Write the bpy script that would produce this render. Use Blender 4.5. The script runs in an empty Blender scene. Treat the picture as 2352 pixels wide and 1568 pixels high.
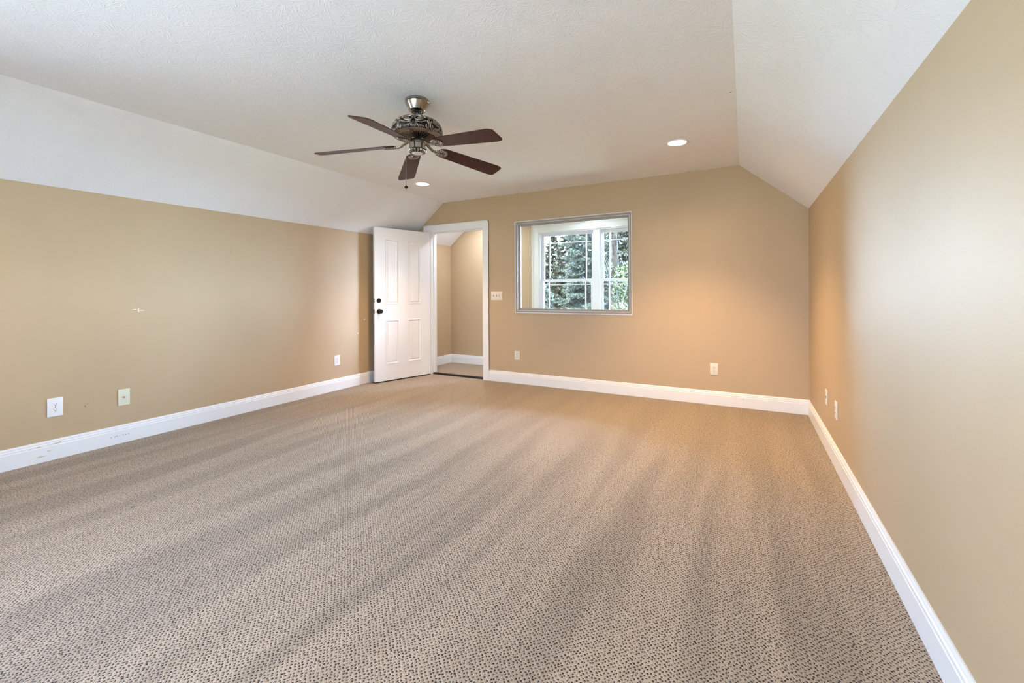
import bpy, bmesh, math, random
import numpy as np
from mathutils import Vector, Matrix
S = bpy.context.scene
C = S.collection
PI = math.pi
R = random.Random(7)

# ------------------------------------------------------------------ camera, sky, exposure
XL, XR, YB, ZC = -4.4226, 0.541, 5.0057, 2.4797      # left wall, right wall, far wall, flat ceiling
CL, CR, ZK = -3.8101, -0.0448, 1.981                 # where the slopes meet the flat ceiling, knee wall height
YR, YH, WT = -1.75, 6.007, 0.115                     # rear wall, landing wall, wall thickness
yaw, roll = 0.4942, 0.0053
Ry = Matrix(((math.cos(yaw), -math.sin(yaw), 0), (math.sin(yaw), math.cos(yaw), 0), (0, 0, 1)))
Rr = Matrix(((math.cos(roll), 0, math.sin(roll)), (0, 1, 0), (-math.sin(roll), 0, math.cos(roll))))
M = Ry @ Rr
cam = bpy.data.cameras.new('camera'); co = bpy.data.objects.new('camera', cam); C.objects.link(co)
mw = Matrix.Identity(4)
for i in range(3):
    mw[i][0] = M[i][0]; mw[i][1] = M[i][2]; mw[i][2] = -M[i][1]
mw[2][3] = 1.2
co.matrix_world = mw
cam.sensor_width = 36; cam.lens = 36 * 993.39 / 2352
cam.shift_y = -(784 - 669.55) / 2352
cam.clip_start = 0.02
S.camera = co
S.view_settings.view_transform = 'Standard'; S.view_settings.look = 'None'
S.view_settings.gamma = 1; S.view_settings.use_curve_mapping = False
S.view_settings.exposure = 0.38
S.cycles.use_denoising = True
S.cycles.max_bounces = 12; S.cycles.diffuse_bounces = 7; S.cycles.transparent_max_bounces = 12
S.cycles.caustics_reflective = False; S.cycles.caustics_refractive = False
S.cycles.sample_clamp_indirect = 6

SKY = 11.5
w = bpy.data.worlds.new('sky'); S.world = w; w.use_nodes = True
nt = w.node_tree; nt.nodes.clear()
tc = nt.nodes.new('ShaderNodeTexCoord'); sx = nt.nodes.new('ShaderNodeSeparateXYZ')
rp = nt.nodes.new('ShaderNodeValToRGB'); bg = nt.nodes.new('ShaderNodeBackground'); wo = nt.nodes.new('ShaderNodeOutputWorld')
nt.links.new(tc.outputs['Generated'], sx.inputs[0]); nt.links.new(sx.outputs['Z'], rp.inputs[0])
rp.color_ramp.elements[0].color = (0.61, 0.745, 1.0, 1); rp.color_ramp.elements[0].position = 0
rp.color_ramp.elements[1].color = (0.43, 0.58, 1.0, 1); rp.color_ramp.elements[1].position = 0.9
# sky brightened on the +y side to push more daylight through the landing window
mA = nt.nodes.new('ShaderNodeMapRange'); mA.interpolation_type = 'SMOOTHSTEP'; nt.links.new(sx.outputs['Y'], mA.inputs[0])
for i, v in enumerate((0.0, 0.6, 1.0, 10.0)): mA.inputs[i + 1].default_value = v
mB = nt.nodes.new('ShaderNodeMath'); mB.operation = 'MULTIPLY'; mB.inputs[1].default_value = SKY; nt.links.new(mA.outputs[0], mB.inputs[0])
nt.links.new(rp.outputs[0], bg.inputs[0]); nt.links.new(mB.outputs[0], bg.inputs[1])
nt.links.new(bg.outputs[0], wo.inputs[0])

def portal(name, x0, x1, z0, z1, y, inward):
    l = bpy.data.lights.new(name, 'AREA'); l.shape = 'RECTANGLE'; l.size = x1 - x0; l.size_y = z1 - z0
    l.cycles.is_portal = True
    o = bpy.data.objects.new(name, l); C.objects.link(o)
    o.location = ((x0 + x1) / 2, y, (z0 + z1) / 2)
    o.rotation_euler = (PI / 2 if inward > 0 else -PI / 2, 0, 0)      # area lights shine along -Z
    return o
ADDED_WIN_REAR = [(-2.72, -1.28, 0.30, 2.28), (-1.16, 0.28, 0.30, 2.10)]  # unseen openings behind the camera, added as daylight sources
ADDED_WIN_SIDE = (-1.45, 0.45, 0.45, 1.86)                # unseen, added for daylight on the left wall behind the camera: y0, y1, z0, z1
WIN_HALL = (-2.77, 0.037, 0.62, 2.10)
portal('landing_window_portal', *WIN_HALL, YH + 0.16, -1)
for a in ADDED_WIN_REAR: portal('rear_window_portal', *a, YR - 0.16, 1)
sun = bpy.data.lights.new('sun', 'SUN'); sun.energy = 85; sun.color = (0.97, 0.985, 1.0); sun.angle = math.radians(2)
so = bpy.data.objects.new('sun', sun); C.objects.link(so); so.rotation_euler = (math.radians(28), 0, math.radians(-10))
pl = portal('side_window_portal', ADDED_WIN_SIDE[0], ADDED_WIN_SIDE[1], ADDED_WIN_SIDE[2], ADDED_WIN_SIDE[3], 0, 1)
pl.location = (XL - 0.17, (ADDED_WIN_SIDE[0] + ADDED_WIN_SIDE[1]) / 2, (ADDED_WIN_SIDE[2] + ADDED_WIN_SIDE[3]) / 2); pl.rotation_euler = (PI / 2, 0, -PI / 2)
CANS = [(-0.511, 3.972), (-3.352, 4.005)]
def can_light(x, y, watts=185, col=(1.0, 0.66, 0.32), ang=98, blend=.75):
    l = bpy.data.lights.new('downlight', 'SPOT'); l.energy = watts; l.color = col
    l.spot_size = math.radians(ang); l.spot_blend = blend; l.shadow_soft_size = 0.055
    o = bpy.data.objects.new('downlight', l); C.objects.link(o); o.location = (x, y, ZC - 0.02)
for (x, y), w_ in zip(CANS, (215, 105)): can_light(x, y, w_); can_light(x, y, w_ * .26, ang=160, blend=1.0)
for x, y in [(-0.511, 0.5), (-3.352, 0.5)]: can_light(x, y, 45, ang=140, blend=1)  # unseen lamps over the near end, added for extra light
HALL_FILL_CANS = [(-3.55, 5.58), (-1.9, 5.58)]  # unseen lamps, added as fill to brighten the landing
for (x, y), w_ in zip(HALL_FILL_CANS, (95, 32)): can_light(x, y, w_, (0.80, 0.87, 1.0), 165, 1.0)

# ------------------------------------------------------------------ materials
def mat(name):
    m = bpy.data.materials.new(name); m.use_nodes = True
    n = m.node_tree.nodes; b = n['Principled BSDF']
    return m, m.node_tree, b
def simple(name, col, rough=0.5, metal=0.0, spec=0.5):
    m, t, b = mat(name)
    b.inputs['Base Color'].default_value = (*col, 1); b.inputs['Roughness'].default_value = rough
    b.inputs['Metallic'].default_value = metal; b.inputs['Specular IOR Level'].default_value = spec
    return m
def N(t, kind, **kw):
    n = t.nodes.new(kind)
    for k, v in kw.items():
        if k in n.inputs.keys() and not hasattr(n, k): n.inputs[k].default_value = v
        else: setattr(n, k, v)
    return n
def math_(t, op, a, b=None, c=None):
    n = t.nodes.new('ShaderNodeMath'); n.operation = op
    for i, v in enumerate((a, b, c)):
        if v is None: continue
        if hasattr(v, 'is_output'): t.links.new(v, n.inputs[i])
        else: n.inputs[i].default_value = v
    return n.outputs[0]
def noise(t, vec, scale, detail=2, rough=0.5, dist=0, dims='3D'):
    n = t.nodes.new('ShaderNodeTexNoise'); n.noise_dimensions = dims
    t.links.new(vec, n.inputs['Vector']); n.inputs['Scale'].default_value = scale
    n.inputs['Detail'].default_value = detail; n.inputs['Roughness'].default_value = rough; n.inputs['Distortion'].default_value = dist
    return n.outputs['Fac']
def mixc(t, f, a, b, mode='MIX'):
    n = t.nodes.new('ShaderNodeMix'); n.data_type = 'RGBA'; n.blend_type = mode
    for s, v in ((n.inputs[0], f), (n.inputs[6], a), (n.inputs[7], b)):
        if hasattr(v, 'is_output'): t.links.new(v, s)
        elif isinstance(v, tuple): s.default_value = (*v, 1)
        else: s.default_value = v
    return n.outputs[2]
def mapr(t, v, a, b, c, d, smooth=False):
    n = t.nodes.new('ShaderNodeMapRange'); n.interpolation_type = 'SMOOTHSTEP' if smooth else 'LINEAR'
    t.links.new(v, n.inputs[0])
    for i, q in enumerate((a, b, c, d)): n.inputs[i + 1].default_value = q
    return n.outputs[0]
def bump(t, b, h, strength, dist):
    n = t.nodes.new('ShaderNodeBump'); n.inputs['Strength'].default_value = strength; n.inputs['Distance'].default_value = dist
    t.links.new(h, n.inputs['Height']); t.links.new(n.outputs[0], b.inputs['Normal'])

def wall_paint():
    m, t, b = mat('beige_eggshell_paint'); tc = t.nodes.new('ShaderNodeTexCoord').outputs['Object']
    f = noise(t, tc, 1.3, 3)
    col = mixc(t, mapr(t, f, 0.3, 0.7, 0, 1), (0.465, 0.345, 0.212), (0.50, 0.37, 0.229))
    t.links.new(col, b.inputs['Base Color']); b.inputs['Roughness'].default_value = 0.55
    b.inputs['Specular IOR Level'].default_value = 0.5
    bump(t, b, noise(t, tc, 160, 2), 0.12, 0.002)
    return m
def ceiling_paint():
    m, t, b = mat('white_stomped_ceiling_texture'); tc = t.nodes.new('ShaderNodeTexCoord').outputs['Object']
    b.inputs['Base Color'].default_value = (0.87, 0.895, 0.96, 1); b.inputs['Roughness'].default_value = 0.75
    b.inputs['Specular IOR Level'].default_value = 0.25
    hs = []
    for k, sc in enumerate((4.2, 5.3)):
        mp = N(t, 'ShaderNodeMapping'); t.links.new(tc, mp.inputs[0]); mp.inputs['Location'].default_value = (k * .37, k * .61, 0)
        mp.inputs['Scale'].default_value = (1, 1, 0)
        v = t.nodes.new('ShaderNodeTexVoronoi'); v.inputs['Scale'].default_value = sc; v.voronoi_dimensions = '2D'
        v.inputs['Randomness'].default_value = 0.9
        t.links.new(mp.outputs[0], v.inputs['Vector'])
        sub = N(t, 'ShaderNodeVectorMath', operation='SUBTRACT'); t.links.new(mp.outputs[0], sub.inputs[0]); t.links.new(v.outputs['Position'], sub.inputs[1])
        sp = t.nodes.new('ShaderNodeSeparateXYZ'); t.links.new(sub.outputs[0], sp.inputs[0])
        ang = math_(t, 'ARCTAN2', sp.outputs[1], sp.outputs[0])
        ln = N(t, 'ShaderNodeVectorMath', operation='LENGTH'); t.links.new(sub.outputs[0], ln.inputs[0])
        wob = noise(t, mp.outputs[0], 14, 2)
        ca = math_(t, 'COSINE', ang); sa = math_(t, 'SINE', ang)
        cb = t.nodes.new('ShaderNodeCombineXYZ')
        t.links.new(math_(t, 'MULTIPLY', ca, 6.0), cb.inputs[0]); t.links.new(math_(t, 'MULTIPLY', sa, 6.0), cb.inputs[1])
        t.links.new(math_(t, 'ADD', math_(t, 'MULTIPLY', ln.outputs['Value'], 9.0), math_(t, 'MULTIPLY', wob, 2.5)), cb.inputs[2])
        ad = N(t, 'ShaderNodeVectorMath', operation='ADD'); t.links.new(cb.outputs[0], ad.inputs[0]); t.links.new(v.outputs['Color'], ad.inputs[1])
        st = noise(t, ad.outputs[0], 1.5, 2, 0.55)
        st = mapr(t, st, 0.5, 0.68, 0, 1)
        fall = mapr(t, ln.outputs['Value'], 0.03, 0.16, 1, 0)
        hs.append(math_(t, 'MULTIPLY', st, fall))
    h = math_(t, 'MAXIMUM', hs[0], hs[1])
    fine = noise(t, tc, 55, 3, 0.6, 1.0)
    h = math_(t, 'ADD', math_(t, 'MULTIPLY', h, 1.0), math_(t, 'MULTIPLY', mapr(t, fine, 0.45, 0.7, 0, 1), 0.35))
    bump(t, b, h, 0.30, 0.006)
    return m
def carpet():
    m, t, b = mat('tan_loop_carpet'); tc = t.nodes.new('ShaderNodeTexCoord').outputs['Object']
    mp = N(t, 'ShaderNodeMapping'); t.links.new(tc, mp.inputs[0]); mp.inputs['Rotation'].default_value = (0, 0, math.radians(41))
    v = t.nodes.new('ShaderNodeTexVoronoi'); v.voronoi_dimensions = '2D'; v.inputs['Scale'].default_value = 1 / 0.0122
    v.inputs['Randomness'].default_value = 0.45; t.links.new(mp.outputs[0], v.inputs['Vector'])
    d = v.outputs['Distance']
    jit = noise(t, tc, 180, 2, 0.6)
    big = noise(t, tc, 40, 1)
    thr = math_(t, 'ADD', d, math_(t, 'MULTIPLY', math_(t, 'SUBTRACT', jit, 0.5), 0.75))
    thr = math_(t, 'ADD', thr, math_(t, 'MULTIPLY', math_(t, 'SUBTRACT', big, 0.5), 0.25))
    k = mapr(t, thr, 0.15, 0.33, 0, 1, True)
    fib = noise(t, tc, 330, 3, 0.7)
    yarn = mixc(t, mapr(t, fib, 0.33, 0.67, 0, 1), (0.155, 0.110, 0.074), (0.65, 0.53, 0.40))
    col = mixc(t, k, (0.026, 0.015, 0.008), yarn)  # gaps between loops carry their recess shade as dark colour
    # vacuum stripes: the pile leans one way, then the other
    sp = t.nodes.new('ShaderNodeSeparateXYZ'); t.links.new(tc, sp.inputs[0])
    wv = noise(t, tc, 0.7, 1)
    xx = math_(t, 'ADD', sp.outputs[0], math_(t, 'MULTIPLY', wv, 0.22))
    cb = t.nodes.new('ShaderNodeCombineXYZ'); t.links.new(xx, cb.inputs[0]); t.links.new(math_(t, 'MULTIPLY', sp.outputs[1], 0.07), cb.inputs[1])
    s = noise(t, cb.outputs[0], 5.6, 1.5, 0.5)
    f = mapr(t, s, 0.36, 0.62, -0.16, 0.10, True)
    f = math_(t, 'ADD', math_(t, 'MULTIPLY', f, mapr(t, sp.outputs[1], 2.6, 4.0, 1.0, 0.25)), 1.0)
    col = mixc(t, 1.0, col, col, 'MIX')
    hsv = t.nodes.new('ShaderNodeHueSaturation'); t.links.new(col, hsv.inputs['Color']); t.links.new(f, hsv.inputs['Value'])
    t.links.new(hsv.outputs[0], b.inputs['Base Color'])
    b.inputs['Roughness'].default_value = 0.95; b.inputs['Specular IOR Level'].default_value = 0.1
    b.inputs['Sheen Weight'].default_value = 0.15
    h = math_(t, 'ADD', mapr(t, thr, 0.1, 0.6, 0, 1), math_(t, 'MULTIPLY', fib, 0.35))
    bump(t, b, h, 0.7, 0.006)
    return m
def wood(name, a, c, scale=(3, 60, 60), rough=0.35):
    m, t, b = mat(name); tc = t.nodes.new('ShaderNodeTexCoord').outputs['Object']
    mp = N(t, 'ShaderNodeMapping'); t.links.new(tc, mp.inputs[0]); mp.inputs['Scale'].default_value = scale
    f = noise(t, mp.outputs[0], 2.0, 4, 0.6, 0.6)
    t.links.new(mixc(t, mapr(t, f, 0.35, 0.65, 0, 1), a, c), b.inputs['Base Color']); b.inputs['Roughness'].default_value = rough; b.inputs['Specular IOR Level'].default_value = 0.22
    return m
def glass_mat(name, tint=(0.98, 1, 0.99)):
    m = bpy.data.materials.new(name); m.use_nodes = True; t = m.node_tree; t.nodes.clear()
    o = t.nodes.new('ShaderNodeOutputMaterial'); mx = t.nodes.new('ShaderNodeMixShader'); fr = t.nodes.new('ShaderNodeFresnel')
    tr = t.nodes.new('ShaderNodeBsdfTransparent'); gl = t.nodes.new('ShaderNodeBsdfGlossy')
    fr.inputs[0].default_value = 1.35; tr.inputs[0].default_value = (*tint, 1); gl.inputs['Roughness'].default_value = 0.02
    t.links.new(fr.outputs[0], mx.inputs[0]); t.links.new(tr.outputs[0], mx.inputs[1]); t.links.new(gl.outputs[0], mx.inputs[2])
    t.links.new(mx.outputs[0], o.inputs[0])
    return m
def emit(name, col, s):
    m = bpy.data.materials.new(name); m.use_nodes = True; t = m.node_tree; t.nodes.clear()
    o = t.nodes.new('ShaderNodeOutputMaterial'); e = t.nodes.new('ShaderNodeEmission')
    e.inputs[0].default_value = (*col, 1); e.inputs[1].default_value = s; t.links.new(e.outputs[0], o.inputs[0])
    return m
def mottled(name, a, c, scale, rough=0.8, bmp=0, trans=0.0, zs=1.0):
    m, t, b = mat(name); tc = t.nodes.new('ShaderNodeTexCoord').outputs['Object']
    mp = N(t, 'ShaderNodeMapping'); t.links.new(tc, mp.inputs[0]); mp.inputs['Scale'].default_value = (1, 1, zs)
    f = noise(t, mp.outputs[0], scale, 3, 0.6)
    t.links.new(mixc(t, mapr(t, f, 0.35, 0.65, 0, 1), a, c), b.inputs['Base Color']); b.inputs['Roughness'].default_value = rough
    b.inputs['Specular IOR Level'].default_value = 0.3
    if bmp: bump(t, b, f, 0.6, bmp)
    return m
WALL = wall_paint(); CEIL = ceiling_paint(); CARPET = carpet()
TRIM = simple('white_semigloss_trim_paint', (0.80, 0.81, 0.82), 0.35)
DOORP = simple('white_door_paint', (0.82, 0.82, 0.84), 0.4)
VINYL = simple('white_vinyl', (0.78, 0.78, 0.83), 0.35)
TAUPE = simple('taupe_window_frame_paint', (0.34, 0.315, 0.275), 0.65, 0, 0.25)
PLATE = simple('white_plastic', (0.82, 0.82, 0.82), 0.3)
PLATEW = simple('warm_white_plastic', (0.74, 0.69, 0.60), 0.35)
IVORY = simple('ivory_plastic', (0.70, 0.70, 0.55), 0.35)
DARK = simple('dark_slot', (0.02, 0.016, 0.012), 0.6)
BLACK = simple('oil_rubbed_black_metal', (0.012, 0.011, 0.010), 0.3, 0.6)
RUBBER_SHADE = simple('black_rubber_gap_shade', (0.012, 0.012, 0.013), 0.7)
CHROME = simple('nickel', (0.6, 0.6, 0.6), 0.25, 1.0)
PEWTER = simple('antique_pewter', (0.30, 0.26, 0.225), 0.3, 1.0)
PEWTERB = simple('polished_pewter', (0.36, 0.32, 0.285), 0.22, 1.0)
PDARK = simple('dark_patina', (0.018, 0.015, 0.013), 0.5, 0.4)
BLADE = wood('rosewood', (0.030, 0.009, 0.008), (0.058, 0.018, 0.016))
GLASS = glass_mat('window_glass')
GLASSG = glass_mat('greenish_glass', (0.95, 0.985, 0.97))
SCUFF = simple('scuff_tan', (0.62, 0.44, 0.28), 0.8)
SCUFFD = simple('scuff_dark', (0.25, 0.20, 0.17), 0.8)
PATCH = simple('spackle_white', (0.78, 0.72, 0.66), 0.8)

# ------------------------------------------------------------------ helpers
def box(bm, x0, x1, y0, y1, z0, z1, bev=0.0, seg=2):
    vs = [bm.verts.new((x, y, z)) for x in (x0, x1) for y in (y0, y1) for z in (z0, z1)]
    fs = [(0, 1, 3, 2), (4, 6, 7, 5), (0, 4, 5, 1), (2, 3, 7, 6), (0, 2, 6, 4), (1, 5, 7, 3)]
    fc = [bm.faces.new([vs[i] for i in f]) for f in fs]
    if bev > 0:
        es = list({e for f in fc for e in f.edges})
        bmesh.ops.bevel(bm, geom=es, offset=bev, segments=seg, affect='EDGES', profile=0.6)
def lathe(bm, prof, seg=32, cx=0, cy=0, axis='z', sx=1, sy=1, base=(0, 0, 0)):
    rings = []
    for r, h in prof:
        ring = []
        for i in range(seg):
            a = 2 * PI * i / seg
            p = (r * math.cos(a) * sx, r * math.sin(a) * sy, h)
            if axis == 'x': p = (p[2], p[0], p[1])
            if axis == 'y': p = (p[0], p[2], p[1])
            ring.append(bm.verts.new((p[0] + base[0] + cx, p[1] + base[1] + cy, p[2] + base[2])))
        rings.append(ring)
    for a, b in zip(rings, rings[1:]):
        for i in range(seg):
            bm.faces.new((a[i], a[(i + 1) % seg], b[(i + 1) % seg], b[i]))
    if prof[0][0] > 1e-6: bm.faces.new(rings[0][::-1])
    if prof[-1][0] > 1e-6: bm.faces.new(rings[-1])
def extrude_poly(bm, pts, f):
    """pts: 2D polygon; f(p, k) maps a 2D point to 3D for the two ends k=0,1"""
    a = [bm.verts.new(f(p, 0)) for p in pts]; b = [bm.verts.new(f(p, 1)) for p in pts]
    n = len(pts)
    for i in range(n): bm.faces.new((a[i], a[(i + 1) % n], b[(i + 1) % n], b[i]))
    bm.faces.new(a[::-1]); bm.faces.new(b)
def tube(bm, pts, r, seg=8, closed=False, cap=True):
    pts = [Vector(p) for p in pts]; n = len(pts); rings = []
    rr = r if hasattr(r, '__len__') else [r] * n
    up = None
    for i, p in enumerate(pts):
        d = (pts[min(i + 1, n - 1)] - pts[max(i - 1, 0)])
        d = d.normalized() if d.length > 1e-9 else Vector((0, 0, 1))
        if up is None: up = Vector((0, 0, 1)) if abs(d.z) < 0.9 else Vector((1, 0, 0))
        s = d.cross(up)
        if s.length < 1e-6: s = d.cross(Vector((1, 0, 0)))
        s.normalize(); up = s.cross(d).normalized()
        rings.append([bm.verts.new(p + (s * math.cos(2 * PI * k / seg) + up * math.sin(2 * PI * k / seg)) * rr[i]) for k in range(seg)])
    for a, b in zip(rings, rings[1:]):
        for k in range(seg): bm.faces.new((a[k], a[(k + 1) % seg], b[(k + 1) % seg], b[k]))
    if cap: bm.faces.new(rings[0][::-1]); bm.faces.new(rings[-1])
def ball(bm, c, r, seg=8, s=(1, 1, 1)):
    mt = Matrix.Translation(Vector(c)) @ Matrix.Diagonal((s[0], s[1], s[2], 1))
    bmesh.ops.create_uvsphere(bm, u_segments=seg, v_segments=max(4, seg - 2), radius=r, matrix=mt)
def BM(): return bmesh.new()
def obj(name, bm, m, parent=None, smooth=None, world=False, mats=None):
    """links a bmesh as ONE object; world=True: the shape was made in scene coordinates, move it into its parent's"""
    bmesh.ops.recalc_face_normals(bm, faces=bm.faces)
    if parent is not None and world:
        v = Vector((0, 0, 0)); q = parent
        while q is not None: v += Vector(q.location); q = q.parent
        bmesh.ops.translate(bm, verts=bm.verts, vec=-v)
    me = bpy.data.meshes.new(name); bm.to_mesh(me); bm.free()
    for q in (mats or [m]): me.materials.append(q)
    if smooth:
        for p in me.polygons: p.use_smooth = True
        me.set_sharp_from_angle(angle=math.radians(smooth))
    o = bpy.data.objects.new(name, me); C.objects.link(o); o.parent = parent
    return o
def tag(o, label, cat, group=None, kind=None):
    o['label'] = label; o['category'] = cat
    if group: o['group'] = group
    if kind: o['kind'] = kind
    return o
def thing(name, label, cat, loc=(0, 0, 0), rz=0, group=None, kind=None):
    o = bpy.data.objects.new(name, None); C.objects.link(o); o.location = loc; o.rotation_euler = (0, 0, rz)
    o.empty_display_size = 0.05
    return tag(o, label, cat, group, kind)
def dup(root, loc, label, rz=None):
    r = root.copy(); C.objects.link(r); r.location = loc; r['label'] = label
    if rz is not None: r.rotation_euler = (0, 0, rz)
    for ch in list(root.children):
        c = ch.copy(); C.objects.link(c); c.parent = r
        for g in ch.children:
            d = g.copy(); C.objects.link(d); d.parent = c
    return r
def struct(name, bm, m, label, cat, smooth=None, mats=None):
    return tag(obj(name, bm, m, None, smooth, mats=mats), label, cat, kind='structure')

# ------------------------------------------------------------------ room shell
def T(x):
    if x < CL: return ZK + (x - XL) / (CL - XL) * (ZC - ZK)
    if x > CR: return ZK + (XR - x) / (XR - CR) * (ZC - ZK)
    return ZC
def wall_strips(y0, y1, holes, x0=XL, x1=XR):
    bm = BM()
    xs = sorted({x0, x1, CL, CR} | {h[0] for h in holes} | {h[1] for h in holes})
    for a, b in zip(xs, xs[1:]):
        spans = [(0.0, None)]
        for h in holes:
            if h[0] <= a + 1e-6 and h[1] >= b - 1e-6:
                lo = spans.pop()[0]
                if h[2] > lo + 1e-6: spans.append((lo, h[2]))
                spans.append((h[3], None))
        for lo, hi in spans:
            za, zb = (T(a) + 0.02, T(b) + 0.02) if hi is None else (hi, hi)
            extrude_poly(bm, [(a, lo), (b, lo), (b, zb), (a, za)], lambda p, k: (p[0], (y0, y1)[k], p[1]))
    bmesh.ops.remove_doubles(bm, verts=bm.verts, dist=1e-5)
    return bm
DOOR = (-4.05, -3.13, 0.0, 2.085)
WIN = (-2.64, -1.14, 0.93, 2.104)
struct('wall_back', wall_strips(YB, YB + WT, [DOOR, WIN]), WALL, 'beige far wall with a doorway and an interior window', 'wall')
struct('wall_landing', wall_strips(YH, YH + WT, [WIN_HALL]), WALL, 'beige landing wall seen through the doorway, with the outside window', 'wall')
struct('wall_rear', wall_strips(YR - WT, YR, [a for a in ADDED_WIN_REAR]), WALL, 'beige wall on the rear side of the room, out of view', 'wall')
bm = BM(); a, b, c, d = ADDED_WIN_SIDE
box(bm, XL - WT, XL, YR - WT, a, -0.05, ZK + 0.03); box(bm, XL - WT, XL, b, YH + WT, -0.05, ZK + 0.03)
box(bm, XL - WT, XL, a, b, -0.05, c); box(bm, XL - WT, XL, a, b, d, ZK + 0.03); bmesh.ops.remove_doubles(bm, verts=bm.verts, dist=1e-5)
wl = struct('wall_left', bm, WALL, 'long low beige knee wall on the left', 'wall')
bm = BM(); box(bm, XR, XR + WT, YR - WT, YH + WT, -0.05, ZK + 0.03)
struct('wall_right', bm, WALL, 'beige knee wall close on the right', 'wall')
bm = BM()
prof = [(XL - WT, ZK), (XL, ZK), (CL, ZC), (CR, ZC), (XR, ZK), (XR + WT, ZK), (XR + WT, ZC + 0.2), (XL - WT, ZC + 0.2)]
extrude_poly(bm, prof, lambda p, k: (p[0], (YR - WT, YH + WT)[k], p[1]))
cl_ = struct('ceiling', bm, CEIL, 'white stomp-textured ceiling with two sloped sides', 'ceiling')
bm = BM(); box(bm, XL - WT, XR + WT, YR - WT, YH + WT, -0.2, 0.0)
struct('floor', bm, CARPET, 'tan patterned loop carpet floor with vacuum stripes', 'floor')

BP = [(0, 0.002), (.015, 0.002), (.015, .104), (.0125, .109), (.0125, .121), (.008, .127), (.0095, .133), (.005, .1455), (0, .1458)]
def base(bm, p0, p1, nrm, m0=0, m1=0):
    """baseboard from p0 to p1; nrm points into the room; m0/m1 = mitre at the ends (+1 inside corner)"""
    p0 = Vector(p0); p1 = Vector(p1); d = (p1 - p0).normalized(); nrm = Vector(nrm)
    def f(p, k):
        q = (p0 + d * p[0] * m0) if k == 0 else (p1 - d * p[0] * m1)
        q = q + nrm * p[0]
        return (q.x, q.y, p[1])
    extrude_poly(bm, BP, f)
bm = BM(); base(bm, (XL, YR), (XL, YB), (1, 0), 1, 1)
bl = struct('baseboard_left', bm, TRIM, 'white baseboard along the left wall', 'baseboard')
bm = BM(); base(bm, (XR, YR), (XR, YB), (-1, 0), 1, 1)
struct('baseboard_right', bm, TRIM, 'white baseboard along the right wall', 'baseboard')
bm = BM(); base(bm, (-3.05, YB), (XR, YB), (0, -1), 0, 1); base(bm, (XL, YB), (-4.166, YB), (0, -1), 1, 0)
bb = struct('baseboard_back', bm, TRIM, 'white baseboard below the interior window', 'baseboard')
bm = BM(); base(bm, (XL, YB + WT), (XL, YH), (1, 0), 0, 1)
base(bm, (XL, YH), (XR, YH), (0, -1), 1, 1); base(bm, (XR, YB + WT), (XR, YH), (-1, 0), 0, 1)
struct('baseboard_landing', bm, TRIM, 'white baseboard of the landing beyond the doorway', 'baseboard')
bm = BM(); base(bm, (XL, YR), (XR, YR), (0, 1), 1, 1)
struct('baseboard_rear', bm, TRIM, 'white baseboard along the rear wall', 'baseboard')

# scuffs and dabs on the paint (thin films of their own)
def blot(bm, origin, u, v, w_, h_, n=9):
    c = Vector(origin); u = Vector(u); v = Vector(v); nn = u.cross(v)
    top = []; 
    for i in range(n):
        a = 2 * PI * i / n; k = 0.65 + 0.5 * R.random()
        top.append(c + u * (w_ / 2 * k * math.cos(a)) + v * (h_ / 2 * k * math.sin(a)))
    a_ = [bm.verts.new(p + nn * 0.0006) for p in top]; b_ = [bm.verts.new(p - nn * 0.0006) for p in top]
    bm.faces.new(a_); bm.faces.new(b_[::-1])
    for i in range(n): bm.faces.new((a_[i], b_[i], b_[(i + 1) % n], a_[(i + 1) % n]))
LU, LV = (0, 1, 0), (0, 0, 1)
bm = BM()
for y, z, w_, h_ in ((1.06, .112, .03, .006), (1.10, .115, .03, .008), (1.19, .118, .035, .007), (1.115, .045, .055, .009), (1.155, .075, .022, .005), (1.21, .121, .02, .009)):
    blot(bm, (XL + .0155, y, z), LU, LV, w_, h_)
obj('paint_dab', bm, SCUFF, bl)['label'] = 'tan paint dabs'
bm = BM()
for k in range(7): blot(bm, (XL + .0155, 1.50 + k * .018 + R.random() * .01, .062 + R.random() * .006), LU, LV, .007, .006, 6)
obj('scuff_mark', bm, SCUFFD, bl)['label'] = 'row of small grey scuffs'
bm = BM()
for x, z, w_ in ((-.093, .088, .006), (-.02, .093, .009), (-2.68, .098, .03), (-.30, .085, .004)): blot(bm, (x, YB - .0155, z), (1, 0, 0), LV, w_, .006, 6)
obj('scuff_mark', bm, SCUFFD, bb)['label'] = 'small nail hole marks'

bm = BM()
for y, z, w_, h_ in ((3.988, .672, .03, .022), (4.099, .846, .022, .03), (1.685, 1.063, .012, .035), (1.71, 1.06, .04, .007), (1.66, 1.07, .03, .006)): blot(bm, (XL + .0006, y, z), LU, LV, w_, h_)
obj('spackle_mark', bm, PATCH, wl)['label'] = 'small white spackle dabs'
bm = BM()
for y, z, w_, h_ in ((2.418, 1.630, .022, .004), (2.425, 1.604, .022, .004), (2.410, 1.612, .006, .006), (1.355, .345, .006, .02), (1.368, .362, .014, .004)): blot(bm, (XL + .0006, y, z), LU, LV, w_, h_, 7)
obj('scuff_mark', bm, SCUFFD, wl)['label'] = 'small grey scuffs'
bm = BM(); blot(bm, (-.076, 3.133, ZC - .0006), (1, 0, 0), (0, 1, 0), .012, .012); obj('nail_hole', bm, SCUFFD, cl_)['label'] = 'tiny dark speck'
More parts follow.
